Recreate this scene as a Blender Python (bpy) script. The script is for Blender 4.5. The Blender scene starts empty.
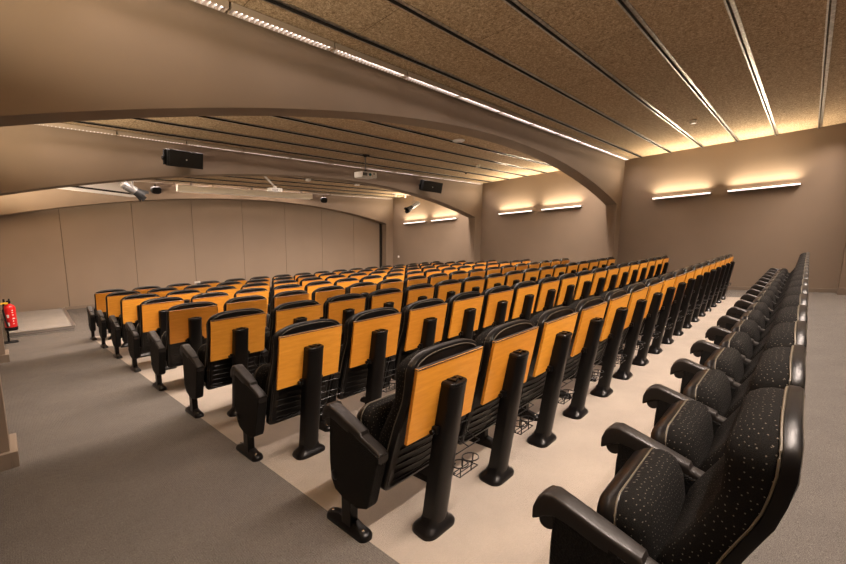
import bpy, bmesh, math, random
from mathutils import Vector, Matrix
random.seed(7)
SC = bpy.context.scene
COL = SC.collection
PI = math.pi

# ------------------------------------------------------------------ frame of the room
# X runs along the rows towards the lamp wall, Y is where the seats face, the floor is raked:
# it falls by SLF per metre towards the front wall until it levels out; the ceiling falls by SLC.
SLF, SLC, CAM_H = 0.0893, 0.0762, 1.4172
Y_FLAT = 10.64
Z_FLAT = -SLF * Y_FLAT
XL, XR = -0.40, 12.50
YB, YF = -5.70, 14.12
CEIL = 3.60
ARCH_Y = [-0.878, 4.01, 8.898, 13.786]
ARCH_T = 0.31
def floor_z(y): return -SLF * min(y, Y_FLAT)

# ------------------------------------------------------------------ materials
def mat(name, color, rough=0.6, metal=0.0, spec=0.5, emit=None, estr=0.0):
    m = bpy.data.materials.new(name); m.use_nodes = True
    b = m.node_tree.nodes['Principled BSDF']
    b.inputs['Base Color'].default_value = (*color, 1)
    b.inputs['Roughness'].default_value = rough
    b.inputs['Metallic'].default_value = metal
    b.inputs['Specular IOR Level'].default_value = spec
    if emit:
        b.inputs['Emission Color'].default_value = (*emit, 1)
        b.inputs['Emission Strength'].default_value = estr
    return m
class NT:
    def __init__(self, m): self.t = m.node_tree; self.b = self.t.nodes['Principled BSDF']
    def n(self, typ, **kw):
        x = self.t.nodes.new(typ)
        for k, v in kw.items():
            if k in x.inputs.keys() if isinstance(k, str) else False: x.inputs[k].default_value = v
            else: setattr(x, k, v)
        return x
    def l(self, a, b): self.t.links.new(a, b)
    def coord(self, kind='Object', scale=(1, 1, 1)):
        tc = self.n('ShaderNodeTexCoord'); mp = self.n('ShaderNodeMapping')
        mp.inputs['Scale'].default_value = scale
        self.l(tc.outputs[kind], mp.inputs['Vector']); return mp.outputs['Vector']
    def ramp(self, fac, stops):
        r = self.n('ShaderNodeValToRGB'); e = r.color_ramp.elements
        while len(e) < len(stops): e.new(0.5)
        for i, (p, c) in enumerate(stops): e[i].position = p; e[i].color = (*c, 1)
        self.l(fac, r.inputs['Fac']); return r.outputs['Color']
    def bump(self, h, strength, dist=0.01):
        b = self.n('ShaderNodeBump'); b.inputs['Strength'].default_value = strength; b.inputs['Distance'].default_value = dist
        self.l(h, b.inputs['Height']); self.l(b.outputs['Normal'], self.b.inputs['Normal'])
    def mix(self, fac, a, b, blend='MIX'):
        x = self.n('ShaderNodeMix'); x.data_type = 'RGBA'; x.blend_type = blend
        for sock, v in ((x.inputs['Factor'], fac), (x.inputs['A'], a), (x.inputs['B'], b)):
            pass
        ins = [s for s in x.inputs if s.type == 'RGBA']; f = [s for s in x.inputs if s.type == 'VALUE'][0]
        for s, v in ((f, fac), (ins[0], a), (ins[1], b)):
            if hasattr(v, 'is_output'): self.l(v, s)
            elif isinstance(v, (int, float)): s.default_value = v
            else: s.default_value = (*v, 1)
        return [o for o in x.outputs if o.type == 'RGBA'][0]

def noise(nt, vec, scale, detail=3, rough=0.55):
    n = nt.n('ShaderNodeTexNoise'); n.inputs['Scale'].default_value = scale
    n.inputs['Detail'].default_value = detail; n.inputs['Roughness'].default_value = rough
    nt.l(vec, n.inputs['Vector']); return n.outputs['Fac']

def paint_mat(name, c):
    m = mat(name, c, 0.75, spec=0.25); nt = NT(m); v = nt.coord()
    f = noise(nt, v, 0.9, 2)
    nt.l(nt.ramp(f, [(0.3, tuple(x * 0.955 for x in c)), (0.7, tuple(min(1, x * 1.045) for x in c))]), nt.b.inputs['Base Color'])
    nt.bump(noise(nt, v, 140, 2), 0.08, 0.004)
    return m
M_PAINT = paint_mat('taupe_wall_paint', (0.235, 0.180, 0.133))
M_PANEL = paint_mat('taupe_partition', (0.265, 0.205, 0.152))
M_SKIRT = mat('taupe_skirting', (0.20, 0.155, 0.115), 0.5)
M_DARKGAP = mat('dark_gap', (0.015, 0.012, 0.01), 0.9)

def carpet_mat(name, c1, c2, ang, scale=1.0):
    m = mat(name, c1, 0.97, spec=0.1); nt = NT(m); v = nt.coord()
    f1 = noise(nt, v, 260 * scale, 2, 0.7); f2 = noise(nt, v, 3.0, 4, 0.6)
    w = nt.n('ShaderNodeTexWave'); w.wave_type = 'BANDS'; w.bands_direction = ang
    w.inputs['Scale'].default_value = 32; w.inputs['Distortion'].default_value = 1.5; w.inputs['Detail'].default_value = 1
    nt.l(v, w.inputs['Vector'])
    base = nt.ramp(f1, [(0.28, c1), (0.72, c2)])
    big = nt.ramp(f2, [(0.3, (0.9, 0.9, 0.9)), (0.7, (1.06, 1.05, 1.03))])
    nt.l(nt.mix(1.0, base, big, 'MULTIPLY'), nt.b.inputs['Base Color'])
    a = nt.n('ShaderNodeMath'); a.operation = 'ADD'; nt.l(f1, a.inputs[0]); 
    s = nt.n('ShaderNodeMath'); s.operation = 'MULTIPLY'; s.inputs[1].default_value = 0.35; nt.l(w.outputs['Fac'], s.inputs[0]); nt.l(s.outputs[0], a.inputs[1])
    nt.bump(a.outputs[0], 0.6, 0.006)
    return m
M_GREY = carpet_mat('grey_loop_carpet', (0.050, 0.045, 0.040), (0.190, 0.173, 0.157), 'X')
M_BEIGE = carpet_mat('beige_carpet', (0.28, 0.242, 0.203), (0.37, 0.322, 0.274), 'Y', 1.2)

def ceiling_mat():
    m = mat('wood_wool_board', (0.3, 0.2, 0.11), 0.95, spec=0.1); nt = NT(m); v = nt.coord()
    f1 = noise(nt, v, 30, 5, 0.8); f2 = noise(nt, v, 75, 3, 0.75)
    a = nt.n('ShaderNodeMath'); a.operation = 'MULTIPLY_ADD'; a.inputs[1].default_value = 0.45
    nt.l(f2, a.inputs[0]); 
    s = nt.n('ShaderNodeMath'); s.operation = 'MULTIPLY'; s.inputs[1].default_value = 0.55; nt.l(f1, s.inputs[0]); nt.l(s.outputs[0], a.inputs[2])
    c = nt.ramp(a.outputs[0], [(0.36, (0.13, 0.082, 0.044)), (0.50, (0.44, 0.325, 0.205)), (0.62, (0.74, 0.60, 0.42))])
    br = nt.n('ShaderNodeTexBrick'); br.offset = 0.5
    br.inputs['Scale'].default_value = 1.0; br.inputs['Brick Width'].default_value = 2.1
    br.inputs['Row Height'].default_value = 0.698; br.inputs['Mortar Size'].default_value = 0.004
    br.inputs['Color1'].default_value = (1, 1, 1, 1); br.inputs['Color2'].default_value = (0.9, 0.9, 0.9, 1); br.inputs['Mortar'].default_value = (0.4, 0.38, 0.36, 1)
    tc = nt.n('ShaderNodeTexCoord'); mp = nt.n('ShaderNodeMapping'); mp.inputs['Location'].default_value = (0.4, -0.088 + 6.98, 0)
    nt.l(tc.outputs['Object'], mp.inputs['Vector']); nt.l(mp.outputs['Vector'], br.inputs['Vector'])
    nt.l(nt.mix(1.0, c, br.outputs['Color'], 'MULTIPLY'), nt.b.inputs['Base Color'])
    nt.bump(a.outputs[0], 0.5, 0.01)
    return m
M_CEIL = ceiling_mat()
M_STEEL = mat('galvanised_steel', (0.50, 0.48, 0.45), 0.33, 1.0)
NT_ = NT(M_STEEL); NT_.l(NT_.ramp(noise(NT_, NT_.coord(), 30, 3), [(0.35, (0.36, 0.35, 0.33)), (0.65, (0.62, 0.60, 0.56))]), NT_.b.inputs['Base Color'])
M_SLOT = mat('steel_slot_shadow', (0.03, 0.028, 0.026), 0.6, 0.6)

M_PLASTIC = mat('black_plastic', (0.005, 0.0045, 0.0045), 0.32, spec=0.28)
nt = NT(M_PLASTIC); nt.bump(noise(nt, nt.coord(), 420, 2), 0.10, 0.002)
M_ARMPAD = mat('worn_black_plastic', (0.014, 0.0115, 0.010), 0.42, spec=0.35)
nt = NT(M_ARMPAD); v = nt.coord(); f = noise(nt, v, 34, 5, 0.7)
r = nt.ramp(f, [(0.35, (0.32,) * 3), (0.7, (0.55,) * 3)]); nt.l(r, nt.b.inputs['Roughness']); nt.bump(noise(nt, v, 380, 2), 0.12, 0.002)
M_POST = mat('black_powder_coat', (0.004, 0.0036, 0.0036), 0.34, spec=0.24)
M_WIRE = mat('black_wire', (0.012, 0.012, 0.012), 0.35, 0.3)
M_CHROME = mat('bright_bolt', (0.6, 0.58, 0.55), 0.25, 1.0)
M_PIPING = mat('gold_grey_piping', (0.105, 0.088, 0.062), 0.45)

def fabric_mat(name, sgn):
    m = mat(name, (0.012, 0.0115, 0.011), 0.85, spec=0.08); nt = NT(m)
    tc = nt.n('ShaderNodeTexCoord'); sp = nt.n('ShaderNodeSeparateXYZ'); nt.l(tc.outputs['Object'], sp.inputs[0])
    z2 = nt.n('ShaderNodeMath'); z2.operation = 'SUBTRACT'; nt.l(sp.outputs['Z'], z2.inputs[0])
    yy = nt.n('ShaderNodeMath'); yy.operation = 'MULTIPLY'; yy.inputs[1].default_value = sgn; nt.l(sp.outputs['Y'], yy.inputs[0]); nt.l(yy.outputs[0], z2.inputs[1])
    cb = nt.n('ShaderNodeCombineXYZ'); nt.l(sp.outputs['X'], cb.inputs['X']); nt.l(z2.outputs[0], cb.inputs['Y'])
    vo = nt.n('ShaderNodeTexVoronoi'); vo.voronoi_dimensions = '2D'; vo.feature = 'F1'
    vo.inputs['Scale'].default_value = 50; vo.inputs['Randomness'].default_value = 0.55
    lt = nt.n('ShaderNodeMath'); lt.operation = 'LESS_THAN'; lt.inputs[1].default_value = 0.088
    cs = nt.n('ShaderNodeCombineXYZ'); nt.l(sp.outputs['Y'], cs.inputs['X']); nt.l(sp.outputs['Z'], cs.inputs['Y'])
    sn = nt.n('ShaderNodeSeparateXYZ'); nt.l(tc.outputs['Normal'], sn.inputs[0])
    ab = nt.n('ShaderNodeMath'); ab.operation = 'ABSOLUTE'; nt.l(sn.outputs['X'], ab.inputs[0])
    gt = nt.n('ShaderNodeMath'); gt.operation = 'GREATER_THAN'; gt.inputs[1].default_value = 0.68; nt.l(ab.outputs[0], gt.inputs[0])
    vm = nt.n('ShaderNodeMix'); vm.data_type = 'VECTOR'
    vin = [q for q in vm.inputs if q.type == 'VECTOR' and q.name in 'AB']; nt.l(gt.outputs[0], vm.inputs[0]); nt.l(cb.outputs[0], vin[0]); nt.l(cs.outputs[0], vin[1])
    nt.l([q for q in vm.outputs if q.type == 'VECTOR'][0], vo.inputs['Vector'])
    nt.l(vo.outputs['Distance'], lt.inputs[0])
    weave = noise(nt, nt.coord(), 420, 2)
    base = nt.ramp(weave, [(0.3, (0.004, 0.0036, 0.0033)), (0.75, (0.012, 0.011, 0.010))])
    nt.l(nt.mix(lt.outputs[0], base, (0.13, 0.115, 0.095)), nt.b.inputs['Base Color'])
    nt.bump(weave, 0.5, 0.003)
    nt.b.inputs['Sheen Weight'].default_value = 0.0
    nt.b.inputs['Sheen Roughness'].default_value = 0.5
    return m
M_FABRIC = fabric_mat('black_dotted_fabric', 0.9)
M_FABRIC2 = fabric_mat('black_dotted_seat_fabric', -0.9)
M_SIDE = mat('black_pebbled_fabric', (0.004, 0.0037, 0.0035), 0.65, spec=0.2)
nt = NT(M_SIDE); v = nt.coord(); vo = nt.n('ShaderNodeTexVoronoi'); vo.inputs['Scale'].default_value = 160; nt.l(v, vo.inputs['Vector']); nt.bump(vo.outputs['Distance'], 0.9, 0.004)

def wood_mat():
    m = mat('beech_veneer', (0.6, 0.27, 0.05), 0.38, spec=0.4); nt = NT(m)
    v = nt.coord('Object', (1.4, 1.4, 9)); f = noise(nt, v, 6, 5, 0.6)
    v2 = nt.coord('Object', (6, 6, 120)); f2 = noise(nt, v2, 3, 2, 0.6)
    c = nt.ramp(f, [(0.30, (0.60, 0.240, 0.024)), (0.5, (0.65, 0.270, 0.030)), (0.72, (0.70, 0.305, 0.040))])
    c2 = nt.ramp(f2, [(0.3, (0.965, 0.955, 0.94)), (0.7, (1.02, 1.02, 1.02))])
    oi = nt.n('ShaderNodeObjectInfo')
    var = nt.ramp(oi.outputs['Random'], [(0.0, (0.95, 0.90, 0.84)), (0.5, (1.06, 1.06, 1.04)), (1.0, (1.16, 1.20, 1.22))])
    nt.l(nt.mix(1.0, nt.mix(1.0, c, c2, 'MULTIPLY'), var, 'MULTIPLY'), nt.b.inputs['Base Color'])
    return m
M_WOOD = wood_mat()
M_WOODEDGE = mat('dark_panel_edge', (0.035, 0.03, 0.03), 0.4)

M_TUBE = mat('fluorescent_tube', (1, 1, 1), 0.5, emit=(1.0, 0.86, 0.84), estr=5.0)
M_LOUVRE = mat('white_louvre_blade', (0.80, 0.78, 0.77), 0.35)
M_FIXT = mat('grey_taupe_fixture', (0.40, 0.33, 0.26), 0.5)
M_WARM = mat('warm_lamp_diffuser', (1, 0.95, 0.85), 0.5, emit=(1.0, 0.78, 0.50), estr=6.0)
M_WARMFRONT = mat('pale_lamp_diffuser', (1, 0.95, 0.9), 0.5, emit=(1.0, 0.88, 0.80), estr=4.0)
M_ALU = mat('aluminium', (0.62, 0.60, 0.58), 0.35, 1.0)
M_LAMPBODY = mat('grey_lamp_body', (0.30, 0.28, 0.26), 0.45, 0.5)
M_WHITE = mat('white_plastic', (0.86, 0.84, 0.81), 0.4)
M_CREAM = mat('cream_enamel', (0.95, 0.89, 0.76), 0.45)
M_SPK = mat('black_speaker', (0.008, 0.008, 0.0085), 0.6, spec=0.2)
M_GRILLE = mat('black_grille', (0.010, 0.010, 0.011), 0.7)
M_RED = mat('red_enamel', (0.62, 0.012, 0.012), 0.3)
M_YELLOW = mat('yellow_tag', (0.75, 0.45, 0.03), 0.5)
M_LABEL = mat('white_label', (0.75, 0.72, 0.68), 0.6)
M_SILVER = mat('silver_housing', (0.16, 0.158, 0.155), 0.35, 0.5)
M_LENS = mat('teal_lens', (0.03, 0.18, 0.20), 0.1)
M_PLATF = carpet_mat('grey_platform_carpet', (0.20, 0.185, 0.17), (0.32, 0.30, 0.275), 'X')

# ------------------------------------------------------------------ mesh builder
class MB:
    def __init__(self): self.v = []; self.f = []; self.m = []
    def add(self, vs, fs, mi=0):
        o = len(self.v); self.v += [tuple(p) for p in vs]
        for f in fs: self.f.append([i + o for i in f]); self.m.append(mi)
    def box(self, c, s, mi=0, rot=None):
        hx, hy, hz = s[0] / 2, s[1] / 2, s[2] / 2
        vs = [Vector((x * hx, y * hy, z * hz)) for x in (-1, 1) for y in (-1, 1) for z in (-1, 1)]
        if rot is not None: vs = [rot @ p for p in vs]
        c = Vector(c)
        self.add([p + c for p in vs], [(0, 1, 3, 2), (4, 6, 7, 5), (0, 4, 5, 1), (2, 3, 7, 6), (0, 2, 6, 4), (1, 5, 7, 3)], mi)
    def loft(self, rings, mi=0, cap0=True, cap1=True, close=True):
        n = len(rings[0]); vs = [p for r in rings for p in r]; fs = []
        for i in range(len(rings) - 1):
            for j in range(n if close else n - 1):
                k = (j + 1) % n
                fs.append((i * n + j, i * n + k, (i + 1) * n + k, (i + 1) * n + j))
        if cap0: fs.append(tuple(range(n - 1, -1, -1)))
        if cap1: fs.append(tuple((len(rings) - 1) * n + j for j in range(n)))
        self.add(vs, fs, mi)
    def tube(self, path, r, seg=8, mi=0, closed=False):
        path = [Vector(p) for p in path]; rings = []
        n = len(path)
        for i, p in enumerate(path):
            a = path[(i - 1) % n] if (closed or i > 0) else p
            b = path[(i + 1) % n] if (closed or i < n - 1) else p
            t = (b - a).normalized()
            ref = Vector((0, 0, 1)) if abs(t.z) < 0.9 else Vector((1, 0, 0))
            u = t.cross(ref).normalized(); w = u.cross(t)
            rr = r[i] if isinstance(r, (list, tuple)) else r
            rings.append([p + u * math.cos(2 * PI * k / seg) * rr + w * math.sin(2 * PI * k / seg) * rr for k in range(seg)])
        if closed: rings.append(rings[0]); self.loft(rings, mi, False, False)
        else: self.loft(rings, mi)
    def lathe(self, prof, c=(0, 0, 0), axis='Z', seg=24, mi=0, rot=None):
        rings = []
        for (r, h) in prof:
            ring = []
            for k in range(seg):
                a = 2 * PI * k / seg; x, y = r * math.cos(a), r * math.sin(a)
                p = Vector((x, y, h)) if axis == 'Z' else (Vector((h, x, y)) if axis == 'X' else Vector((y, h, x)))
                if rot is not None: p = rot @ p
                ring.append(p + Vector(c))
            rings.append(ring)
        self.loft(rings, mi)
    def build(self, name, mats, parent=None, shear=0.0, smooth=35, bevel=0.0, seg=2):
        if not isinstance(mats, (list, tuple)): mats = [mats]
        me = bpy.data.meshes.new(name)
        me.from_pydata([(x, y, z - shear * y) for x, y, z in self.v], [], self.f)
        for m in mats: me.materials.append(m)
        for p, i in zip(me.polygons, self.m): p.material_index = i
        bm = bmesh.new(); bm.from_mesh(me)
        if bevel:
            bmesh.ops.remove_doubles(bm, verts=bm.verts, dist=1e-5)
            es = [e for e in bm.edges if len(e.link_faces) == 2 and e.calc_face_angle(0) > math.radians(38)]
            bmesh.ops.bevel(bm, geom=es, offset=bevel, segments=seg, affect='EDGES', profile=0.6, clamp_overlap=True)
        bmesh.ops.recalc_face_normals(bm, faces=bm.faces)
        bm.to_mesh(me); bm.free()
        if smooth:
            for p in me.polygons: p.use_smooth = True
            me.set_sharp_from_angle(angle=math.radians(smooth))
        o = bpy.data.objects.new(name, me); COL.objects.link(o)
        if parent: o.parent = parent
        return o

def thing(name, label, cat, loc=(0, 0, 0), group=None, rz=0.0):
    o = bpy.data.objects.new(name, None); COL.objects.link(o); o.empty_display_size = 0.1
    o.location = loc; o.rotation_euler = (0, 0, rz)
    o['label'] = label; o['category'] = cat
    if group: o['group'] = group
    return o
def tag(o, label, cat, group=None):
    o['label'] = label; o['category'] = cat
    if group: o['group'] = group
    return o
def structure(o, label=None):
    o['kind'] = 'structure'
    if label: o['label'] = label
    return o
def copy_tree(root, loc):
    r = root.copy(); COL.objects.link(r); r.location = loc
    for ch in root.children:
        c = ch.copy(); COL.objects.link(c); c.parent = r
        for g in ch.children:
            d = g.copy(); COL.objects.link(d); d.parent = c
    return r
def set_base(o, loc):
    """put a one-mesh thing's origin at loc without moving it"""
    o.data.transform(Matrix.Translation(-Vector(loc))); o.location = loc
    return o

# ------------------------------------------------------------------ room shell
BX0, BX1, BY0, BY1 = 1.118, 11.06, 0.08, 10.30     # the beige field under the seats
def quad_floor(name, rects, material, label):
    mb = MB()
    for (x0, x1, y0, y1) in rects:
        ys = [y0] + ([Y_FLAT] if y0 < Y_FLAT < y1 else []) + [y1]
        for a, b in zip(ys[:-1], ys[1:]):
            mb.add([(x0, a, floor_z(a)), (x1, a, floor_z(a)), (x1, b, floor_z(b)), (x0, b, floor_z(b)),
                    (x0, a, floor_z(a) - .12), (x1, a, floor_z(a) - .12), (x1, b, floor_z(b) - .12), (x0, b, floor_z(b) - .12)],
                   [(0, 1, 2, 3), (7, 6, 5, 4), (0, 4, 5, 1), (1, 5, 6, 2), (2, 6, 7, 3), (3, 7, 4, 0)])
    return structure(mb.build(name, material, smooth=0), label)
quad_floor('floor', [(XL - .2, BX0, YB - .2, YF + .3), (BX1, XR + .2, YB - .2, YF + .3), (BX0, BX1, YB - .2, BY0), (BX0, BX1, BY1, YF + .3)], M_GREY, 'grey loop carpet of the aisles')
quad_floor('floor.001', [(BX0, BX1, BY0, BY1)], M_BEIGE, 'beige carpet field under the rows of seats')

def slab(name, x0, x1, y0, y1, z0, z1, m, shear=0.0, label=None):
    mb = MB(); mb.box(((x0 + x1) / 2, (y0 + y1) / 2, (z0 + z1) / 2), (x1 - x0, y1 - y0, z1 - z0))
    return structure(mb.build(name, m, shear=shear, smooth=0), label)
slab('wall_right', XR, XR + .2, YB - .2, YF + .5, -1.4, 4.6, M_PAINT, label='taupe side wall with the up-lights')
slab('wall_left', XL - .2, XL, YB - .2, YF + .5, -1.4, 4.6, M_PAINT)
slab('wall_back', XL - .2, XR + .2, YB - .2, YB, 0.3, 4.6, M_PAINT)
slab('ceiling', XL - .2, XR + .2, YB - .2, YF + .5, CEIL, CEIL + .15, M_CEIL, SLC, 'brown wood-wool board ceiling')

# front wall: tall partition leaves with fine joints over a dark backing
slab('wall_front', XL - .2, XR + .2, YF + .06, YF + .2, -1.4, 4.0, M_DARKGAP)
mb = MB(); xs = [-0.40] + [1.17 + 1.562 * k for k in range(7)] + [11.98]
for a, b in zip(xs[:-1], xs[1:]):
    mb.box(((a + b) / 2, YF + .03, 0.6), (b - a - .009, .06, 3.15 + .1))
structure(mb.build('wall_front.001', M_PANEL, smooth=0, bevel=.003), 'taupe partition leaves under the far arch')
mb = MB(); mb.box((5.8, YF - .008, Z_FLAT + .04), (12.3, .014, .08)); structure(mb.build('baseboard_front', M_SKIRT, smooth=0))

# arches: a beam with a shallow segmental soffit between two wall piers
RISE_C, RISE_X = 3.22, 6.08
ARC_R = 21.2
SAG = [(0, 0), (.05, 0), (.12, .02), (.20, .12)]      # the farther arches spring a little higher
def soffit(x, k=0):
    d = (x - RISE_X) / 6.0
    return RISE_C - ARC_R + math.sqrt(ARC_R ** 2 - (x - RISE_X) ** 2) + SAG[k][0 if d < 0 else 1] * d * d
PX0, PX1 = -0.08, 12.10
for k, y0 in enumerate(ARCH_Y):
    mb = MB(); y1 = y0 + ARCH_T
    N = 64; tops = CEIL + .05
    xsx = [PX0 + (PX1 - PX0) * i / N for i in range(N + 1)]
    lo = [(x, soffit(x, k)) for x in xsx]
    zb = floor_z(y1) + SLC * y1 - .08
    outline = [(XL, zb), (XL, tops)] + [(x, tops) for x in xsx] + [(XR, tops), (XR, zb), (PX1, zb)] + lo[::-1] + [(PX0, zb)]
    def colq(xa, za0, za1, xb, zb0, zb1, y, flip):
        q = [(xa, y, za0), (xb, y, zb0), (xb, y, zb1), (xa, y, za1)]
        mb.add(q, [(0, 1, 2, 3) if not flip else (3, 2, 1, 0)])
    for y, fl in ((y0, False), (y1, True)):
        colq(XL, zb, tops, PX0, zb, tops, y, fl); colq(PX1, zb, tops, XR, zb, tops, y, fl)
        for i in range(N): colq(xsx[i], lo[i][1], tops, xsx[i + 1], lo[i + 1][1], tops, y, fl)
    for i in range(N):
        mb.add([(xsx[i], y0, lo[i][1]), (xsx[i + 1], y0, lo[i + 1][1]), (xsx[i + 1], y1, lo[i + 1][1]), (xsx[i], y1, lo[i][1])], [(3, 2, 1, 0)])
    mb.add([(PX0, y0, zb), (PX0, y1, zb), (PX0, y1, lo[0][1]), (PX0, y0, lo[0][1])], [(0, 1, 2, 3)])
    mb.add([(PX1, y0, zb), (PX1, y1, zb), (PX1, y1, lo[-1][1]), (PX1, y0, lo[-1][1])], [(3, 2, 1, 0)])
    o = mb.build('wall_arch' if k == 0 else 'wall_arch.%03d' % k, M_PAINT, shear=SLC, smooth=20)
    structure(o, 'taupe arch beam spanning the hall')
    # pier skirting on the aisle side and the lamp side
    mb = MB(); zf = floor_z(y0 + .2)
    for px, sx in ((PX0, 1), (PX1, -1)):
        mb.box((px + sx * .02, y0 + ARCH_T / 2 - .01, zf + .055), (.04, ARCH_T + .06, .17))
        w = (PX0 - XL) if sx > 0 else (XR - PX1)
        mb.box((px - sx * w / 2, y0 - .02, zf + .055), (w, .04, .17))
    structure(mb.build('baseboard_pier' if k == 0 else 'baseboard_pier.%03d' % k, M_SKIRT, smooth=0, bevel=.006))

# skirting on the lamp wall with a thin conduit and its box
mb = MB(); mb.box((XR - .0125, (YB + Y_FLAT) / 2, .04), (.025, Y_FLAT - YB, .085)); structure(mb.build('baseboard_right', M_SKIRT, shear=SLF, smooth=0, bevel=.004))
t = thing('conduit', 'thin taupe conduit running up the lamp wall beside the rearmost row', 'conduit', (XR - .02, -.62, floor_z(-.62) + .085))
mb = MB(); mb.tube([(0, 0, 0.02), (0, 0, 2.15)], .012, 8); mb.build('pipe', M_SKIRT, t)
mb = MB(); mb.box((-.015, 0, .035), (.06, .09, .07)); mb.build('junction_box', M_SKIRT, t, bevel=.008)

# steel rails in the ceiling
k0 = 0
for k in range(-8, 21):
    y = .088 + .6983 * k
    if any(a - .05 < y < a + ARCH_T + .05 for a in ARCH_Y) or y > 13.7: continue
    mb = MB()
    xm, xl = (XL + XR) / 2, XR - XL - .02
    mb.box((xm, y - .022, CEIL - .004), (xl, .034, .008), 0)
    mb.box((xm, y + .008, CEIL - .0135), (xl, .006, .027), 1)
    mb.box((xm, y + .019, CEIL - .0145), (xl, .016, .029), 0)
    k0 += 1
    structure(mb.build('trim_%d' % k0, [M_STEEL, M_SLOT], shear=SLC, smooth=0))

# ------------------------------------------------------------------ linear lights along the arches
FX_L, FX_P = 1.045, 1.07
def lamp(name, parent, loc, rot, sx, sy, power, color, spread):
    l = bpy.data.lights.new(name, 'AREA'); l.shape = 'RECTANGLE'; l.size = sx; l.size_y = sy
    l.energy = power; l.color = color; l.spread = spread
    o = bpy.data.objects.new(name, l); COL.objects.link(o); o.parent = parent; o.location = loc; o.rotation_euler = rot
    return o
P_FIX, P_BACK, P_UP = 22.0, [74.0, 100.0, 112.0], 115.0
BACK_SPREAD = [98, 112, 126]
def make_fixture():
    t = thing('linear_light', '-', 'light', (0, 0, 0))
    w, h, th = .105, .062, .004
    mb = MB()
    mb.box((0, 0, -th / 2), (FX_L, w, th))
    for s in (-1, 1): mb.box((0, s * (w - th) / 2, -h / 2), (FX_L, th, h))
    for s in (-1, 1): mb.box((s * (FX_L - th) / 2, 0, -h / 2), (th, w, h))
    mb.build('housing', M_FIXT, t, smooth=0)
    mb = MB(); n = 22
    for i in range(1, n): mb.box((-FX_L / 2 + FX_L * i / n, 0, -h + .011), (.005, w - 2 * th, .022))
    mb.build('louvre', M_LOUVRE, t, smooth=0)
    mb = MB(); mb.tube([(-FX_L / 2 + .03, 0, -.025), (FX_L / 2 - .03, 0, -.025)], .013, 8)
    mb.build('tube', M_TUBE, t)
    lamp('tube_light', t, (0, -.004, -.068), (math.radians(-30), 0, 0), FX_L - .04, .085, P_FIX, (1.0, .80, .70), math.radians(120))
    mb = MB(); mb.box((FX_L / 2 + .0125, 0, -.03), (.022, .03, .02)); mb.build('joint_clip', M_SLOT, t, smooth=0)
    return t
fx0 = make_fixture()
ARCHNAME = ['arch behind the rearmost row', 'nearest arch', 'middle arch', 'far arch above the partition']
ORD = ['', 'first', 'second', 'third', 'fourth', 'fifth', 'sixth', 'seventh', 'eighth', 'ninth', 'tenth', 'eleventh', 'twelfth']
for k, ya in enumerate(ARCH_Y):
    for i in range(11):
        x = 12.27 - FX_L / 2 - FX_P * i; y = ya - .125
        loc = (x, y, CEIL - .004 - SLC * y)
        o = fx0 if (k == 0 and i == 0) else copy_tree(fx0, loc)
        o.location = loc
        o['label'] = 'linear ceiling light on the %s, %s from the lamp wall' % (ARCHNAME[k], ORD[i + 1])
        o['group'] = 'linear lights along the %s' % ARCHNAME[k]

# unseen runs of lights, added behind the arches to light the seat backs
for k, ya in enumerate(ARCH_Y[:3]):
    y = ya + ARCH_T + .125; Lr = 11.6
    t = thing('added_light_trough', 'added unseen run of linear lights on the back of the %s' % ARCHNAME[k], 'light', (6.35, y, CEIL - .012 - SLC * y))
    mb = MB(); mb.box((0, 0, -.002), (Lr, .105, .004))
    for s in (-1, 1): mb.box((0, s * .05, -.031), (Lr, .004, .062))
    mb.build('housing', M_FIXT, t, smooth=0)
    mb = MB(); mb.tube([(-Lr / 2, 0, -.025), (Lr / 2, 0, -.025)], .013, 8); mb.build('tube', M_TUBE, t)
    for i in range(4): lamp('tube_light', t, (-Lr / 2 + Lr * (i + .5) / 4, .004, -.068), (math.radians(21), 0, 0), Lr / 4 - .05, .085, P_BACK[k] * Lr / 4, (1.0, .82, .70), math.radians(BACK_SPREAD[k]))
# ------------------------------------------------------------------ up-lights on the side walls
LL = 1.31
def make_uplight():
    t = thing('wall_light', '-', 'light')
    mb = MB()     # local: wall at x=0, lamp sticks out to -x, runs along y
    mb.box((-.055, 0, -.022), (.11, LL, .006)); mb.box((-.004, 0, 0), (.008, LL, .05))
    for s in (-1, 1): mb.box((-.055, s * (LL - .008) / 2, 0), (.11, .008, .05))
    mb.build('housing', M_LAMPBODY, t, smooth=0)
    mb = MB(); mb.box((-.112, 0, -.001), (.006, LL - .01, .032)); mb.build('front_diffuser', M_WARMFRONT, t, smooth=0)
    mb = MB(); mb.box((-.058, 0, -.005), (.085, LL - .06, .008)); mb.build('lamp_strip', M_WARM, t, smooth=0)
    lamp('strip_light', t, (-.085, 0, .03), (0, PI + math.radians(-27), 0), .05, LL - .05, P_UP, (1.0, .81, .58), math.radians(142))
    return t
up0 = make_uplight(); first = True
BAY = ['bay behind the rearmost row', 'nearest bay', 'middle bay', 'far bay']
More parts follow.
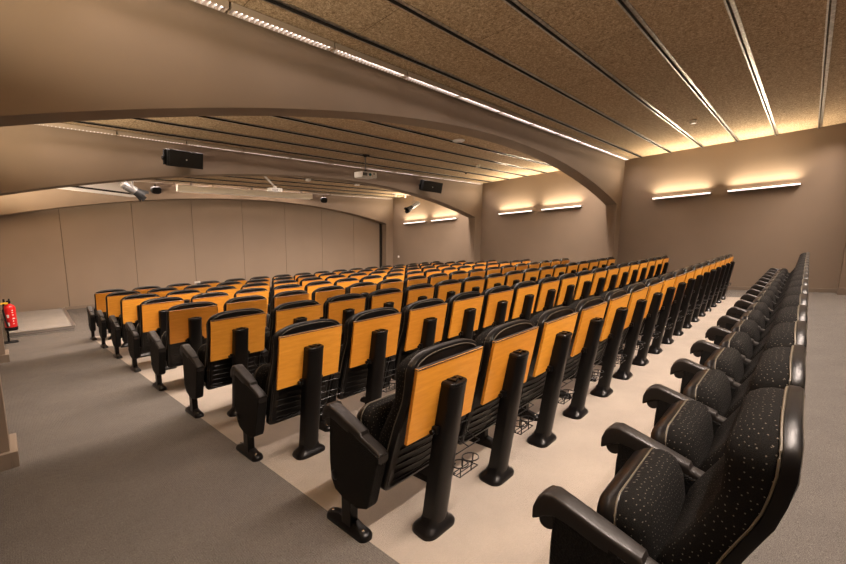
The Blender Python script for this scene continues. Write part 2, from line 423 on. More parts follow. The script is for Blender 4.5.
for side in (1, -1):
    for b in range(4):
        yc = 1.73 + 4.888 * (b - 1)
        for j, dy in enumerate((.82, -.82)):
            y = yc + dy
            loc = (XR if side > 0 else XL, y, 2.42 - SLC * y)
            o = up0 if first else copy_tree(up0, loc); first = False
            o.location = loc
            if side < 0: o.rotation_euler = (0, 0, PI)  # aisle-side lamps are out of view, added for their light on the seats
            if side < 0 and b == 3:      # added far-bay pair, energy raised to brighten that corner
                for ch in o.children:
                    if ch.type == 'LIGHT': ch.data = ch.data.copy(); ch.data.energy = P_UP * 2.2
            o.rotation_euler.x = -math.atan(SLC) if side > 0 else math.atan(SLC)
            if side > 0:
                o['label'] = 'wall up-light on the lamp wall, %s, one %s the partition' % (BAY[b], 'nearer' if j == 0 else 'farther from')
            else:
                o['label'] = 'added unseen wall up-light on the aisle-side wall, %s, one %s the partition' % (BAY[b], 'nearer' if j == 0 else 'farther from')
            o['group'] = 'slim wall up-lights'

# ------------------------------------------------------------------ auditorium chairs
PITCH = 0.58
REAR = [(.24, .122), (.40, .074), (.50, .042), (.63, -.002), (.75, -.055), (.85, -.074), (.93, -.074), (.97, -.067), (1.05, -.048)]
def rear_y(z):
    if z <= REAR[0][0]: return REAR[0][1]
    for (a, ya), (b, yb) in zip(REAR[:-1], REAR[1:]):
        if z <= b: return ya + (yb - ya) * (z - a) / (b - a)
    return REAR[-1][1]
def arch_outline(hw, z0, zs, zt, n=9, taper=0.0, cr=.04):
    """outline of a back rest seen from behind: straight sides, rounded shoulders, arched head"""
    pts = []
    pts.append((-hw + taper + cr, z0)); pts.append((hw - taper - cr, z0))
    for i in range(1, 4): a = -PI / 2 + PI / 2 * i / 3; pts.append((hw - taper - cr + cr * math.cos(a), z0 + cr + cr * math.sin(a)))
    for i in range(1, 9): t = i / 9; pts.append((hw - taper * (1 - t), z0 + cr + (zs - z0 - cr) * t))
    m = 20
    for i in range(m + 1):
        a = PI * i / m; c, s = math.cos(a), math.sin(a)
        x = hw * math.copysign(abs(c) ** .62, c); z = zs + (zt - zs) * (abs(s) ** .80)
        pts.append((x, z))
    for i in range(8, 0, -1): t = i / 9; pts.append((-(hw - taper * (1 - t)), z0 + cr + (zs - z0 - cr) * t))
    for i in range(2, -1, -1): a = -PI / 2 - PI / 2 * (i + 1) / 3; pts.append((-(hw - taper - cr) + cr * math.cos(a), z0 + cr + cr * math.sin(a)))
    return pts
def inset(pts, d, c):
    cx, cz = c; out = []
    for x, z in pts:
        dx, dz = x - cx, z - cz; sx = (abs(dx) - d) / max(abs(dx), 1e-6) if abs(dx) > d else 0.0
        sz = (abs(dz) - d) / max(abs(dz), 1e-6) if abs(dz) > d else 0.0
        out.append((cx + dx * sx, cz + dz * sz))
    return out
def grid_fill(mb, ring, rows, mi, face):
    pass
ZS, ZT = .868, .972
def ring3(pts, off):
    return [(x, rear_y(z) + (off(z, x) if callable(off) else off), z) for x, z in pts]
def shell_mesh():
    mb = MB(); C = (0, .62)
    P = arch_outline(.252, .25, ZS, ZT, taper=.012)
    rings = []
    for d, off in ((.060, .010), (.026, .010), (.018, .002), (.004, .004), (0, .012), (0, .034), (.012, .040)):
        rings.append(ring3(inset(P, d, C), off))
    n = len(P)
    mb.loft(rings, 0, False, False)
    # back and front skins as strips between mirrored points of the outline
    for ring, rev in ((rings[0], False), (rings[-1], True)):
        skin(mb, ring, rev, 0)
    # moulded ribs across the lower back
    for i in range(5):
        z = .30 + .045 * i; hw = .185
        mb.tube([(-hw, rear_y(z) + .008, z), (0, rear_y(z) + .006, z - .010), (hw, rear_y(z) + .008, z)], .0035, 6)
    return mb
def skin(mb, ring, rev, mi):
    n = len(ring); h = n // 2
    # outline runs bottom-left, bottom-right, up the right side, over the head, down the left side
    i, j = 1, 0; fs = []
    while True:
        ni, nj = (i + 1) % n, (j - 1) % n
        if ni == nj: fs.append((i, ni, j)); break
        if ni == j or (ni - nj) % n in (1,) and ni == (nj + 1) % n and ni == j: break
        fs.append((i, ni, nj, j))
        i, j = ni, nj
        if (j - i) % n <= 1: break
    if rev: fs = [tuple(reversed(f)) for f in fs]
    mb.add(ring, fs, mi)
def cushion_mesh():
    mb = MB(); C = (0, .70)
    P = arch_outline(.240, .38, ZS - .012, ZT - .012, taper=.0, cr=.05)
    def th(z, x):
        head = math.exp(-((z - .90) / .10) ** 2) * .026
        lumb = math.exp(-((z - .52) / .10) ** 2) * .030
        wing = .016 * (abs(x) / .24) ** 2
        return .074 + head + lumb + wing
    rings = []
    for d, f, g in ((0, .0, .056), (0, .35, .056), (.006, .62, .056), (.018, .85, .056), (.036, .96, .056), (.06, 1.0, .056), (.10, 1.0, .056), (.15, 1.0, .054), (.19, .97, .054)):
        pts = inset(P, d, C)
        rings.append([(x, rear_y(z) + .036 + f * (th(z, x) - .0), z) for x, z in pts])
    mb.loft(rings, 0, True, False)
    skin(mb, rings[-1], True, 0)
    return mb
def piping_mesh():
    mb = MB(); P = inset(arch_outline(.247, .38, ZS - .004, ZT - .005, taper=0, cr=.05), .0, (0, .7))
    pts = [p for p in P if p[1] > .46]
    # reorder into one open run over the head
    right = [p for p in P[1:len(P) // 2 + 1]]
    run = [p for p in P[2:] if p[1] > .45]
    mb.tube([(x, rear_y(z) + .039, z) for x, z in run], .003, 6)
    back = [p for p in inset(arch_outline(.252, .25, ZS, ZT, taper=.012), .016, (0, .62)) if p[1] > ZS - .03]
    mb.tube([(x, rear_y(z) + .004, z) for x, z in back], .0026, 6)
    return mb
def rr(w, d, r, n=4):
    """rounded rectangle ring, centred, in XY"""
    out = []
    for cx, cy, a0 in ((w / 2 - r, d / 2 - r, 0), (-w / 2 + r, d / 2 - r, PI / 2), (-w / 2 + r, -d / 2 + r, PI), (w / 2 - r, -d / 2 + r, 1.5 * PI)):
        for i in range(n + 1):
            a = a0 + PI / 2 * i / n; out.append((cx + r * math.cos(a), cy + r * math.sin(a)))
    return out
def seat_mesh():
    """tipped-up pan: (underside shell, cushion, piping); local frame u = up the tipped seat, t = forward thickness"""
    base = Vector((0, .205, .30)); up = Vector((0, .055, .335)).normalized(); fw = Vector((0, up.z, -up.y))
    def P(x, u, t): return base + Vector((x, 0, 0)) + up * u + fw * t
    L, W = .345, .475
    def ring(w, l0, l1, r, t, bow=0.0, n=6):
        out = []
        cx = w / 2
        pts = rr(w, l1 - l0, r, n)
        for x, u in pts:
            uu = u + (l0 + l1) / 2
            k = max(0, (u / ((l1 - l0) / 2)))
            out.append(P(x, uu + bow * (1 - (x / cx) ** 2) * k, t))
        return out
    sh = MB()
    sh.loft([ring(W - .10, .04, L - .05, .05, .115), ring(W - .03, .0, L - .012, .06, .100, .012), ring(W, -.01, L, .07, .070, .018), ring(W, -.01, L + .004, .07, .045, .020), ring(W - .01, -.005, L, .066, .038, .020)])
    cu = MB()
    cu.loft([ring(W - .012, .0, L, .066, .040, .020), ring(W - .002, -.006, L + .004, .07, .020, .022), ring(W - .008, -.006, L, .07, -.005, .022), ring(W - .03, .004, L - .012, .07, -.028, .022), ring(W - .075, .03, L - .04, .06, -.045, .02), ring(W - .16, .07, L - .09, .05, -.052, .01), ring(W - .30, .13, L - .15, .02, -.054, .0)])
    pi = MB(); r = ring(W + .002, -.008, L + .004, .07, .041, .021); pi.tube(r, .0026, 6, closed=True)
    return sh, cu, pi
AX = -.29        # arm rest sits between two seats
def arm_meshes(ax):
    pad = MB(); w = .068
    prof = [(.060, .503, .045), (.085, .519, .052), (.193, .556, .054), (.200, .572, .060), (.30, .606, .060), (.40, .640, .064), (.445, .655, .072), (.475, .650, .080), (.497, .628, .074), (.508, .600, .050), (.505, .575, .020)]
    rings = []
    for y, z, h in prof:
        ww = w * (1.0 if y > .2 else .86); r = .012
        hh = max(h, .026)
        rings.append([(ax + px, y, z - hh / 2 + pz) for px, pz in rr(ww, hh, r, 3)])
    pad.loft(rings)
    pad.lathe([(.026, -w / 2 + .006), (.030, -w / 2 + .012), (.030, w / 2 - .012), (.026, w / 2 - .006)], (ax, .462, .562), 'X', 16)
    side = MB(); sw = .066
    out = [(.058, .497), (.098, .36), (.138, .222), (.152, .200), (.22, .174), (.33, .180), (.405, .205), (.440, .26), (.448, .35), (.446, .50), (.440, .60), (.30, .575), (.19, .535)]
    def sring(x, d):
        cy, cz = .26, .38
        return [(ax + x, cy + (y - cy) * (1 - d / .18), cz + (z - cz) * (1 - d / .2)) for y, z in out]
    side.loft([sring(-sw / 2, .005), sring(-sw / 2 + .005, 0), sring(sw / 2 - .005, 0), sring(sw / 2, .005)])
    side2 = MB(); side2.lathe([(.020, -.004), (.026, 0), (.026, sw + .006), (.020, sw + .010)], (ax - sw / 2 - .003, .405, .285), 'X', 14)
    leg = MB(); leg.box((ax, .325, .115), (.048, .075, .20))
    foot = MB()
    rings = []
    for z, s, l in ((0, 1.0, 1.0), (.016, 1.0, 1.0), (.030, .86, .95), (.042, .62, .75), (.058, .55, .40)):
        rings.append([(ax + .006 + x * s, .345 + y * l, z) for x, y in rr(.078, .34, .036, 5)])
    foot.loft(rings)
    bolt = MB()
    for yy in (.215, .475): bolt.lathe([(.009, 0), (.009, .006), (.006, .009)], (ax, yy, .034), 'Z', 10)
    return pad, side, side2, leg, foot, bolt
def post_meshes():
    lean = .139
    post = MB(); sec = []
    W, D = .118, .086
    n = 10
    sec = [(W / 2, D / 2), (-W / 2, D / 2), (-W / 2, -D * .18)] + [(-W / 2 * math.cos(PI * i / n), -D * .18 - D * .32 * math.sin(PI * i / n)) for i in range(1, n)] + [(W / 2, -D * .18)]
    def R(z, s=1.0): return [(x * s, y * s - lean * z, z + y * lean * .5) for x, y in sec]
    post.loft([R(.045), R(.10), R(.62), R(.787)])
    cap = MB(); cap.loft([R(.787, 1.035), R(.798, 1.035), R(.806, .94)])
    for s in (-1, 1): cap.box((s * .022, -lean * .806 + .002, .809), (.016, .052, .010))
    cap.box((0, -lean * .806 - .004, .809), (.05, .012, .009)); cap.box((0, -lean * .806 + .022, .809), (.05, .009, .009))
    base = MB(); rings = []
    for z, w, d, rd in ((0, .216, .162, .055), (.014, .216, .162, .055), (.026, .202, .150, .052), (.038, .172, .128, .046), (.055, .136, .106, .036), (.085, .114, .092, .024)):
        rings.append([(x * (1 - .07 * (y / (d / 2))), y + .012 - .13 * z, z) for x, y in rr(w, d, rd, 6)])
    base.loft(rings)
    for bx, by in ((-.072, -.032), (.072, -.032), (0, .066)): base.lathe([(.017, 0), (.017, .006), (.012, .009)], (bx, by, .026), 'Z', 12)
    for s in (-1, 1): base.tube([(s * .04 - .03, -.058, .022), (s * .04 - .012, -.052, .030), (s * .04 + .012, -.052, .030), (s * .04 + .03, -.058, .022)], .006, 6)
    clips = []
    for s in (-1, 1):
        clip = MB(); clips.append(clip)
        clip.box((s * .067, -.045, .565), (.022, .05, .036))
        clip.lathe([(.013, 0), (.013, .012), (.009, .016)], (s * .078 if s > 0 else -.094, -.050, .560), 'X', 12)
    return post, cap, base, clips
def panel_mesh():
    mb = MB(); w, h, th = .472, .362, .018
    rot = Matrix.Rotation(math.atan(.18), 3, 'X')
    c = Vector((0, -.0565, .726))
    mb.box(c, (w, th, h), 0, rot)
    mb.box(c + rot @ Vector((0, 0, h / 2 + .0045)), (w, th + .003, .009), 1, rot)
    return mb
def basket_mesh():
    mb = MB(); w = .0032
    def circ(cx, cy, z, r, n=20): return [(cx + r * math.cos(2 * PI * i / n), cy + r * math.sin(2 * PI * i / n), z) for i in range(n)]
    ox, oy = .086, -.085
    for dx in (0, .088):
        mb.tube(circ(ox + dx, oy, .335, .042), w, 6, closed=True)
        for a in (.3, 2.2, 3.9):
            p = (ox + dx + .042 * math.cos(a), oy + .042 * math.sin(a))
            mb.tube([(p[0], p[1], .335), (p[0] * .97 + ox * .03, p[1], .285)], w, 5)
    mb.tube([(.055, -.11, .285), (.055, -.06, .285), (.205, -.06, .285), (.205, -.11, .285)], w, 5, closed=True)
    mb.tube([(.055, -.085, .285), (.205, -.085, .285)], w, 5)
    mb.tube([(.036, -.06, .335), (.075, -.065, .335)], w * 1.4, 5); mb.tube([(.036, -.06, .285), (.07, -.07, .285)], w * 1.4, 5)
    # flat wire rack for a bag, higher up under the table
    for zz in (.42, .50): mb.tube([(.05, .0, zz), (.25, -.005, zz - .01)], w, 5)
    for xx in (.06, .155, .25): mb.tube([(xx, .0, .50), (xx, .0, .42), (xx, -.085, .40)], w, 5)
    mb.tube([(.05, -.085, .40), (.25, -.085, .40)], w, 5)
    return mb
SH = SLF
def add_arm(t, ax):
    pad, side, knob, leg, foot, bolt = arm_meshes(ax)
    sp = side.build('side_panel', M_SIDE, t, SH, 30)
    knob.build('pivot_cap', M_PLASTIC, sp, SH)
    pad.build('arm_rest', M_ARMPAD, t, SH, 50)
    leg.build('leg', M_POST, t, SH, 0, .004)
    fo = foot.build('foot', M_POST, t, SH, 50); bolt.build('bolt', M_CHROME, fo, SH)
def make_chair(table):
    t = thing('auditorium_chair', '-', 'chair')
    bs = shell_mesh().build('backrest_shell', M_PLASTIC, t, SH, 40)
    bc = cushion_mesh().build('backrest_cushion', M_FABRIC, t, SH, 60)
    piping_mesh().build('piping', M_PIPING, bc, SH)
    sh, cu, pi = seat_mesh()
    st = sh.build('seat_shell', M_PLASTIC, t, SH, 50)
    sc = cu.build('seat_cushion', M_FABRIC2, t, SH, 60); pi.build('piping', M_PIPING, sc, SH)
    add_arm(t, AX)
    if table:
        post, cap, base, clips = post_meshes()
        po = post.build('table_post', M_POST, t, SH, 40)
        cap.build('post_cap', M_PLASTIC, po, SH, 0, .003)
        for clip in clips: clip.build('hinge_clip', M_PLASTIC, po, SH, 40, .002)
        base.build('post_base', M_PLASTIC, t, SH, 45)
        wp = panel_mesh().build('folding_table', [M_WOOD, M_WOODEDGE], t, SH, 0, .0015, 1); wp['label'] = 'orange beech folding table panel'
        basket_mesh().build('wire_basket', M_WIRE, t, SH)
    return t
NS = 17
X0 = 1.4029
YR = [.03, 1.229, 2.44, 3.64, 4.84, 6.03, 7.22, 8.41, 9.58]
proto = {True: make_chair(True), False: make_chair(False)}
used = {True: False, False: False}
endp = {}
def end_proto():
    t = thing('auditorium_chair', '-', 'chair'); return t
def seat_phrase(i):
    if i == 0: return 'at the grey aisle end'
    if i <= 8: return '%s from the grey aisle' % ORD[i + 1]
    if i == NS - 1: return 'at the lamp wall end'
    return '%s from the lamp wall' % ORD[NS - i]
# the arm that closes the far end of each row belongs to the last chair
tmp = thing('tmp', '-', '-'); add_arm(tmp, -AX); endarm = list(tmp.children)
for r, y in enumerate(YR):
    tb = r > 0
    for i in range(NS):
        loc = (X0 + PITCH * i, y, -SLF * y)
        if not used[tb]: o = proto[tb]; used[tb] = True; o.location = loc
        else: o = copy_tree(proto[tb], loc)
        if r == 0:
            o['label'] = 'black dotted-fabric chair without table, %s, in the rearmost row' % seat_phrase(i)
            o['group'] = 'dotted chairs of the rearmost row'
        else:
            rp = 'first row' if r == 1 else ('front row by the partition' if r == 8 else '%s row' % ORD[r])
            if r == 8: o['label'] = 'wood-backed black chair %s, front row nearest the partition' % seat_phrase(i)
            else: o['label'] = 'wood-backed black chair %s, %s ahead of the rearmost row' % (seat_phrase(i), rp)
            o['group'] = 'wood-backed auditorium chairs'
        if i == NS - 1:
            for ch in endarm:
                c = ch.copy(); COL.objects.link(c); c.parent = o
                for g in ch.children:
                    d = g.copy(); COL.objects.link(d); d.parent = c
for ch in endarm:
    for g in list(ch.children): bpy.data.objects.remove(g)
    bpy.data.objects.remove(ch)
bpy.data.objects.remove(tmp)

# small white card lying on one head rest far off
mb = MB(); mb.box((0, 0, .012), (.10, .012, .035), 0, Matrix.Rotation(.35, 3, 'X'))
o = mb.build('paper_card', M_LABEL, smooth=0); o.location = (X0 + 2 * PITCH, YR[7] - .03, -SLF * (YR[7]) + 1.006)
tag(o, 'small white card standing on a head rest near the partition', 'paper')

# ------------------------------------------------------------------ loudspeakers
def speaker(name, label, loc, w, h, d, rot):
    t = thing(name, label, 'speaker', loc)
    R = rot
    mb = MB(); front = [(-w / 2, -h / 2), (w / 2, -h / 2), (w / 2, h / 2), (-w / 2, h / 2)]
    mb.loft([[R @ Vector((x, 0, z)) for x, z in front], [R @ Vector((x, d * .45, z)) for x, z in front], [R @ Vector((x * .72, d, z * .8)) for x, z in front]])
    mb.build('cabinet', M_SPK, t, smooth=0, bevel=.012)
    mb = MB(); mb.box(R @ Vector((0, -.006, 0)), (w * .95, .014, h * .92), 0, R); mb.build('grille', M_GRILLE, t, smooth=0, bevel=.005)
    mb = MB(); mb.lathe([(.012, -.006), (.012, 0)], R @ Vector((0, -.012, -.01)), 'Y', 12, 0, R); mb.build('badge', M_LABEL, t)
    mb = MB(); mb.box(R @ Vector((-w / 2 - .02, d * .4, 0)), (.03, .06, h * .9), 0, R)
    mb.lathe([(.035, -.02), (.035, .02)], R @ Vector((-w / 2 - .04, d * .4, -.02)), 'X', 14, 0, R)
    mb.box(R @ Vector((0, d + .02, 0)), (.12, .16, .08), 0, R)
    mb.build('mounting_bracket', M_SPK, t, smooth=0, bevel=.004)
    return t
EX = lambda a, b, c: (Matrix.Rotation(c, 3, 'Z') @ Matrix.Rotation(a, 3, 'X') @ Matrix.Rotation(b, 3, 'Y'))
def zc(y, z): return z - SLC * y
speaker('loudspeaker', 'large black loudspeaker mounted sideways on the middle arch, aisle half', (2.58, 8.58, zc(8.58, 3.215)), .62, .30, .26, EX(.12, .0, .12))
speaker('loudspeaker', 'black loudspeaker mounted askew on the middle arch, lamp wall half', (9.42, 8.58, zc(8.58, 3.215)), .70, .32, .26, EX(.15, .10, -.35))
def small_speaker(label, loc, rz):
    t = thing('small_speaker', label, 'speaker', loc)
    R = Matrix.Rotation(rz, 3, 'Z') @ Matrix.Rotation(.25, 3, 'X')
    mb = MB(); mb.loft([[R @ Vector((x * s, y, z * s)) for x, z in rr(.26, .20, .08, 5)] for y, s in ((-.10, .82), (-.085, .96), (-.03, 1.0), (.05, .82), (.10, .5))])
    mb.build('cabinet', M_SPK, t)
    mb = MB(); mb.box(R @ Vector((0, .10, .0)), (.05, .12, .05), 0, R); mb.box((0, .0, .11), (.03, .03, .08)); mb.build('mounting_bracket', M_SPK, t, smooth=0)
small_speaker('small rounded black speaker on the far arch beside the spotlight', (3.24, 13.62, zc(13.6, 3.33)), .2)
small_speaker('small rounded black speaker on the far arch beside the screen case end', (8.76, 13.60, zc(13.6, 3.33)), -.3)

# ------------------------------------------------------------------ projection screen cases
t = thing('projection_screen', 'long cream rolled-up projection screen case along the far arch', 'projection screen', (5.93, 13.42, zc(13.42, 3.40)))
mb = MB(); L = 4.34
mb.loft([[(x, y, z) for y, z in rr(.17, .17, .03, 3)] for x in (-L / 2, L / 2)]); mb.build('case', M_CREAM, t)
mb = MB()
for s in (-1, 1): mb.loft([[(s * L / 2 + x, y, z) for y, z in rr(.18, .19, .03, 3)] for x in (-.02, .02)])
mb.build('end_cap', M_CREAM, t)
mb = MB(); mb.tube([(-L / 2 + .03, -.01, -.105), (L / 2 - .03, -.01, -.105)], .016, 8); mb.box((0, -.01, -.092), (L - .1, .004, .03)); mb.build('bottom_bar', M_WHITE, t)
mb = MB()
for x in (-1.8, 0, 1.8): mb.box((x, .0, .135), (.04, .05, .11)); mb.box((x, .16, .05), (.04, .40, .03))
mb.build('hanger', M_LAMPBODY, t, smooth=0)
# white case hung askew near the aisle corner: tall face, dark slot, white bottom rim
P1 = Vector((.40, 11.28, 0)); P2 = Vector((2.55, 12.61, 0)); dv = P2 - P1; Ls = dv.length; angz = math.atan2(dv.y, dv.x); mid = (P1 + P2) / 2
t = thing('hanging_case', 'white case hung askew below the far bay ceiling near the aisle corner', 'screen case', (mid.x, mid.y, zc(mid.y, 3.0)), rz=angz)
sl = -SLC * dv.y / Ls
def cbox(name, m, boxes):
    mb = MB()
    for c, sz in boxes: mb.box(c, sz)
    mb.v = [(x, y, z + sl * x) for x, y, z in mb.v]
    mb.build(name, m, t, smooth=0)
cbox('case', M_WHITE, [((0, .10, .215), (Ls - .03, .20, .29))])
cbox('slot', M_DARKGAP, [((0, .10, .048), (Ls - .05, .19, .05))])
cbox('bottom_rim', M_WHITE, [((0, .08, .0), (Ls, .22, .048))])
cbox('hanger', M_LAMPBODY, [((x, .10, .475), (.04, .04, .24)) for x in (-.8, .8)])

# ------------------------------------------------------------------ projectors
t = thing('projector', 'white projector hanging from a ceiling pole before the middle arch', 'projector', (6.16, 7.76, zc(7.76, 3.6)))
mb = MB(); mb.lathe([(.10, 0), (.10, -.012), (.05, -.03), (.03, -.05)], (0, 0, 0), 'Z', 20); mb.build('ceiling_plate', M_SPK, t)
mb = MB(); mb.tube([(0, 0, -.03), (0, 0, -.36)], .018, 10); mb.build('pole', M_SILVER, t)
mb = MB(); mb.box((0, 0, -.385), (.09, .16, .02)); mb.box((0, 0, -.37), (.05, .05, .05)); mb.build('bracket', M_SPK, t, smooth=0, bevel=.003)
Rp = Matrix.Rotation(-.02, 3, 'Z')
mb = MB(); mb.loft([[Rp @ Vector((x, y, z)) for x, y in rr(.43 * s, .34 * s, .03, 4)] for z, s in ((-.395, .95), (-.405, 1), (-.515, 1), (-.53, .95))]); b = mb.build('body', M_WHITE, t)
mb = MB(); mb.lathe([(.034, 0), (.034, -.02), (.026, -.022)], Rp @ Vector((.0, -.165, -.46)), 'Y', 16, 0, Rp); mb.build('lens', M_LENS, b)
mb = MB()
for i in range(4): mb.box(Rp @ Vector((-.19 + .032 * i, -.17, -.46)), (.02, .008, .07))
mb.box(Rp @ Vector((.12, -.17, -.435)), (.035, .008, .03)); mb.build('vent', M_SPK, b, smooth=0)
mb = MB(); mb.box(Rp @ Vector((.075, -.171, -.485)), (.02, .006, .018)); mb.build('button', M_YELLOW, b, smooth=0)

t = thing('projector', 'small white projector on a slanting arm, far bay', 'projector', (5.66, 11.3, zc(11.3, 3.205)))
mb = MB(); mb.loft([[(x, y, z) for x, y in rr(.36 * s, .26 * s, .04, 4)] for z, s in ((.05, .94), (.04, 1), (-.045, 1), (-.06, .9))]); b = mb.build('body', M_WHITE, t)
mb = MB(); mb.lathe([(.045, 0), (.045, -.03), (.035, -.034)], (.11, -.128, -.01), 'Y', 16); mb.build('lens', M_LABEL, b)
mb = MB(); mb.box((-.06, -.131, -.01), (.18, .006, .05)); mb.build('vent', M_LAMPBODY, b, smooth=0)
mb = MB(); e = Vector((4.83, 10.55, zc(10.55, 3.6))) - Vector((5.66, 11.3, zc(11.3, 3.205)))
mb.box((0, 0, .075), (.07, .09, .05)); mb.tube([(0, 0, .09), tuple(e)], .026, 10); mb.build('arm', M_WHITE, t)
mb = MB(); mb.box(tuple(e + Vector((0, 0, -.012))), (.16, .16, .02)); mb.build('ceiling_plate', M_WHITE, t, smooth=0, bevel=.003)
mb = MB(); mb.tube([(.05, 0, .05), (.13, -.02, .10), (.19, -.03, .02), (.17, 0, -.03)], .008, 6); mb.build('cable', M_SPK, t)

# ------------------------------------------------------------------ theatre spotlights
SPA, SPB = (1.845, 10.2, zc(10.2, 2.945)), (2.205, 10.25, zc(10.2, 2.72))
def spotlight(label, rear, nose, top):
    rear, nose, top = Vector(rear), Vector(nose), Vector(top)
    t = thing('spotlight', label, 'spotlight', tuple(top))
    a = rear - top; b = nose - top; d = (b - a).normalized(); L = (b - a).length
    q = Vector((0, 0, 1)).rotation_difference(d).to_matrix()
    mb = MB(); mb.lathe([(.05, 0), (.075, .02), (.085, L * .25), (.085, L * .62), (.07, L * .64)], a, 'Z', 18, 0, q)
    for i in range(4): mb.lathe([(.092, L * (.10 + .10 * i)), (.092, L * (.10 + .10 * i) + .012)], a, 'Z', 18, 0, q)
    mb.build('housing', M_SILVER, t, smooth=40)
    mb = MB(); mb.lathe([(.082, L * .60), (.086, L * .72), (.115, L), (.105, L), (.07, L * .75)], a, 'Z', 18, 0, q); s = mb.build('snout', M_SPK, t, smooth=40)
    mb = MB()
    for i in range(4):
        ang = PI / 4 + PI / 2 * i; r = q @ Matrix.Rotation(ang, 3, 'Z')
        mb.box(a + r @ Vector((.105, 0, L * .99)), (.006, .12, .10), 0, r @ Matrix.Rotation(.35, 3, 'Y'))
    mb.build('barn_door', M_SPK, s, smooth=0)
    mid = a + d * L * .42; side = d.cross(Vector((0, 0, 1))).normalized()
    mb = MB()
    p1, p2 = mid + side * .11, mid - side * .11
    mb.tube([p1, p1 + Vector((0, 0, .16)), p2 + Vector((0, 0, .16)), p2], .011, 6); 
    c = (p1 + p2) / 2 + Vector((0, 0, .16)); mb.tube([c, (c.x, c.y, 0)], .013, 8); mb.box((c.x, c.y, -.02), (.10, .06, .04))
    mb.build('yoke', M_SILVER, t)
    return t
spotlight('silver spotlight with black snout before the white hanging case', SPA, SPB, (2.0, 10.2, zc(10.2, 3.59)))
spotlight('silver spotlight with black snout before the lamp wall, far bay', (11.62, 11.3, zc(11.3, 3.12)), (10.98, 11.3, zc(11.3, 2.80)), (11.4, 11.3, zc(11.3, 3.59)))
# short white track the right-hand spotlight shares with two small heads
t = thing('track_light', 'short white ceiling track with two small heads near the lamp wall', 'light', (11.72, 12.45, zc(12.45, 3.595)))
mb = MB(); mb.box((0, 0, -.02), (.9, .05, .035)); mb.build('track', M_WHITE, t, smooth=0)
for dx in (-.3, .25):
    mb = MB(); mb.lathe([(.03, 0), (.045, -.02), (.045, -.10), (.035, -.11)], (dx, 0, -.035), 'Z', 14); mb.build('head', M_WHITE, t)

# ------------------------------------------------------------------ small ceiling devices
def disc(name, label, cat, x, y, r, h, m, prof=None):
    mb = MB(); mb.lathe(prof or [(r, 0), (r, -h * .35), (r * .85, -h), (r * .4, -h * 1.1)], (0, 0, 0), 'Z', 24)
    o = mb.build(name, m); o.location = (x, y, zc(y, 3.6)); o.rotation_euler.x = -math.atan(SLC)
    return tag(o, label, cat)
disc('ceiling_speaker', 'white round ceiling speaker between the nearest and middle arches', 'speaker', 6.92, 5.58, .135, .022, M_WHITE)
disc('smoke_detector', 'small cream smoke detector on the ceiling beyond the nearest arch', 'smoke detector', 9.48, 6.92, .06, .05, M_CREAM)
disc('ceiling_sensor', 'tiny dark sensor on the ceiling before the middle arch', 'sensor', 10.2, 7.9, .035, .03, M_SPK)
disc('smoke_detector', 'cream smoke detector on the nearest ceiling bay by the lamp wall', 'smoke detector', 9.5, 1.86, .06, .055, M_CREAM)
disc('smoke_detector', 'small white detector on the far bay ceiling above the screen case', 'smoke detector', 6.73, 11.28, .09, .06, M_WHITE)
disc('smoke_detector', 'small white detector on the far bay ceiling behind the projector', 'smoke detector', 8.6, 11.3, .10, .05, M_WHITE)
# small white wall switch in the far bay
t = thing('wall_switch', 'small white switch on the lamp wall beside the far arch pier', 'switch', (XR - .008, 13.4, zc(13.4, 1.126) - .012 * 13.4))
mb = MB(); mb.box((0, 0, 0), (.014, .09, .09)); mb.build('plate', M_WHITE, t, smooth=0, bevel=.004)
mb = MB(); mb.box((-.01, 0, 0), (.008, .04, .05)); mb.build('rocker', M_WHITE, t, smooth=0, bevel=.002)
# white dome camera on the back of the nearest arch
mb = MB(); mb.lathe([(.05, 0), (.06, .03), (.055, .07), (.03, .10), (.005, .108)], (0, 0, 0), 'Y', 20)
o = mb.build('dome_camera', M_WHITE); o.location = (.05, 4.01 + ARCH_T - .004, zc(4.45, 2.47)); tag(o, 'white dome device on the back of the nearest arch at its pier', 'camera')

# ------------------------------------------------------------------ platform and extinguisher
t = thing('platform', 'low grey platform with pale aluminium nosing at the foot of the partition', 'platform', (.32, 12.5, Z_FLAT))
H = .10
mb = MB(); q = [(-.36, -1.09), (.655, -1.16), (.70, 1.32), (-.36, 1.50)]
mb.loft([[(x, y, z) for x, y in q] for z in (.0, H)]); mb.build('deck', M_PLATF, t, smooth=0)
mb = MB()
def edge(p, w0=.05):
    a, b = Vector((*p[0], 0)), Vector((*p[1], 0)); d = (b - a); Ln = d.length; R = Matrix.Rotation(math.atan2(d.y, d.x), 3, 'Z'); c = (a + b) / 2
    mb.box(c + R @ Vector((0, .0, H + .003)), (Ln + .01, .06, .006), 0, R); mb.box(c + R @ Vector((0, -.004, H * .72)), (Ln + .01, .008, .05), 0, R); mb.box(c + R @ Vector((0, -.004, H * .18)), (Ln + .01, .008, .034), 0, R)
edge((q[0], q[1])); edge((q[1], q[2])); mb.build('nosing', M_ALU, t, smooth=0)

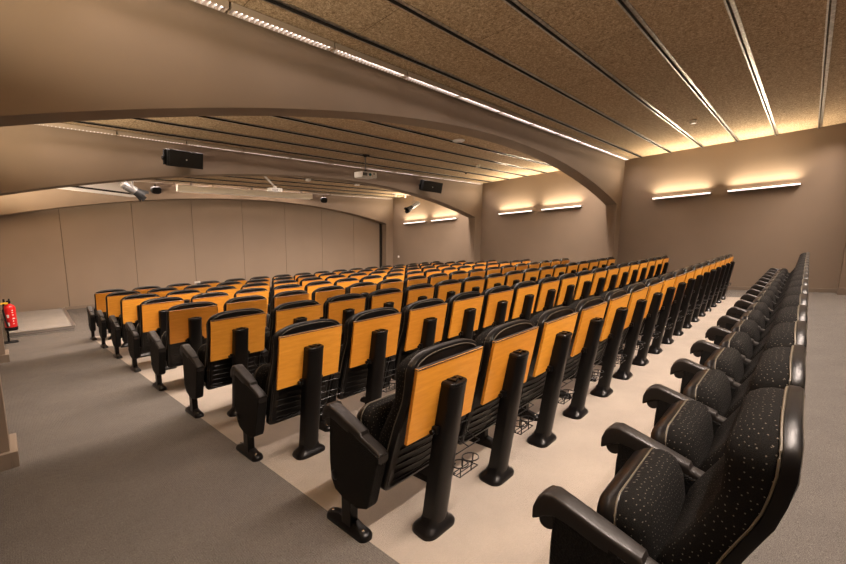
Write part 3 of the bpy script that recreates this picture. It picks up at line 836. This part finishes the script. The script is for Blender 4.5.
ex = (.035, 11.0)
zf = floor_z(11.0)
t = thing('fire_extinguisher', 'red fire extinguisher on a black stand beside the low platform', 'fire extinguisher', (ex[0], ex[1], zf))
b0 = .25
mb = MB(); mb.lathe([(.085, b0 + .05), (.088, b0 + .06), (.088, b0 + .42), (.080, b0 + .455), (.055, b0 + .485), (.028, b0 + .50), (.026, b0 + .52)], (0, 0, 0), 'Z', 24); bd = mb.build('cylinder', M_RED, t)
mb = MB(); mb.lathe([(.086, b0), (.092, b0 + .01), (.092, b0 + .055), (.087, b0 + .06)], (0, 0, 0), 'Z', 24); mb.build('boot', M_SPK, t)
mb = MB(); mb.lathe([(.03, b0 + .515), (.03, b0 + .56), (.02, b0 + .57)], (0, 0, 0), 'Z', 12); mb.box((.01, -.03, b0 + .59), (.025, .13, .014), 0, Matrix.Rotation(-.35, 3, 'X')); mb.box((.01, -.03, b0 + .562), (.02, .11, .012)); mb.build('valve_handle', M_SPK, t, smooth=0)
mb = MB(); mb.box((-.055, -.05, b0 + .53), (.10, .05, .03)); mb.build('safety_tag', M_YELLOW, t, smooth=0)
mb = MB(); mb.tube([(-.02, -.02, b0 + .545), (-.07, -.07, b0 + .52), (-.085, -.08, b0 + .40), (-.07, -.085, b0 + .22), (-.045, -.092, b0 + .08)], .014, 8); mb.build('hose', M_SPK, t)
mb = MB()
def curved_label(a0, a1, z0, z1):
    n = 6; r = .0892
    a = [(r * math.cos(a0 + (a1 - a0) * i / n), r * math.sin(a0 + (a1 - a0) * i / n)) for i in range(n + 1)]
    for i in range(n): mb.add([(*a[i], z0), (*a[i + 1], z0), (*a[i + 1], z1), (*a[i], z1)], [(0, 1, 2, 3)])
curved_label(-2.1, -1.75, b0 + .25, b0 + .31); curved_label(-2.1, -1.8, b0 + .09, b0 + .16)
for zz in (.12, .17, .22, .29, .34, .38): curved_label(-1.25, -.75 - (zz * 7 % .3), b0 + zz, b0 + zz + .016)
mb.build('label_print', M_LABEL, bd, smooth=0)
mb = MB(); mb.box((-.06, .06, b0 / 2 + .30), (.03, .03, b0 + .60)); mb.box((-.03, .03, .006), (.20, .20, .012)); mb.box((-.0, .0, b0 - .006), (.15, .15, .012)); mb.build('stand', M_SPK, t, smooth=0)

# ------------------------------------------------------------------ camera, world, view
cam = bpy.data.cameras.new('camera'); co = bpy.data.objects.new('camera', cam); COL.objects.link(co)
yaw, pitch, roll = 0.8117, -.1425, .0118
f = Vector((math.sin(yaw) * math.cos(pitch), math.cos(yaw) * math.cos(pitch), math.sin(pitch)))
r = Vector((math.cos(yaw), -math.sin(yaw), 0)); u = r.cross(f)
r2 = r * math.cos(roll) + u * math.sin(roll); u2 = r2.cross(f)
co.matrix_world = Matrix(((r2.x, u2.x, -f.x, 0), (r2.y, u2.y, -f.y, 0), (r2.z, u2.z, -f.z, CAM_H), (0, 0, 0, 1)))
cam.sensor_width = 36; cam.lens = 403.42 / 846 * 36; cam.clip_start = 0.05
SC.camera = co
w = bpy.data.worlds.new('world'); SC.world = w; w.use_nodes = True
w.node_tree.nodes['Background'].inputs['Color'].default_value = (0.02, 0.017, 0.014, 1)
w.node_tree.nodes['Background'].inputs['Strength'].default_value = 0.2
SC.view_settings.view_transform = 'Standard'; SC.view_settings.look = 'None'
SC.view_settings.gamma = 1; SC.view_settings.use_curve_mapping = False
SC.view_settings.exposure = -1.05
SC.cycles.use_denoising = True
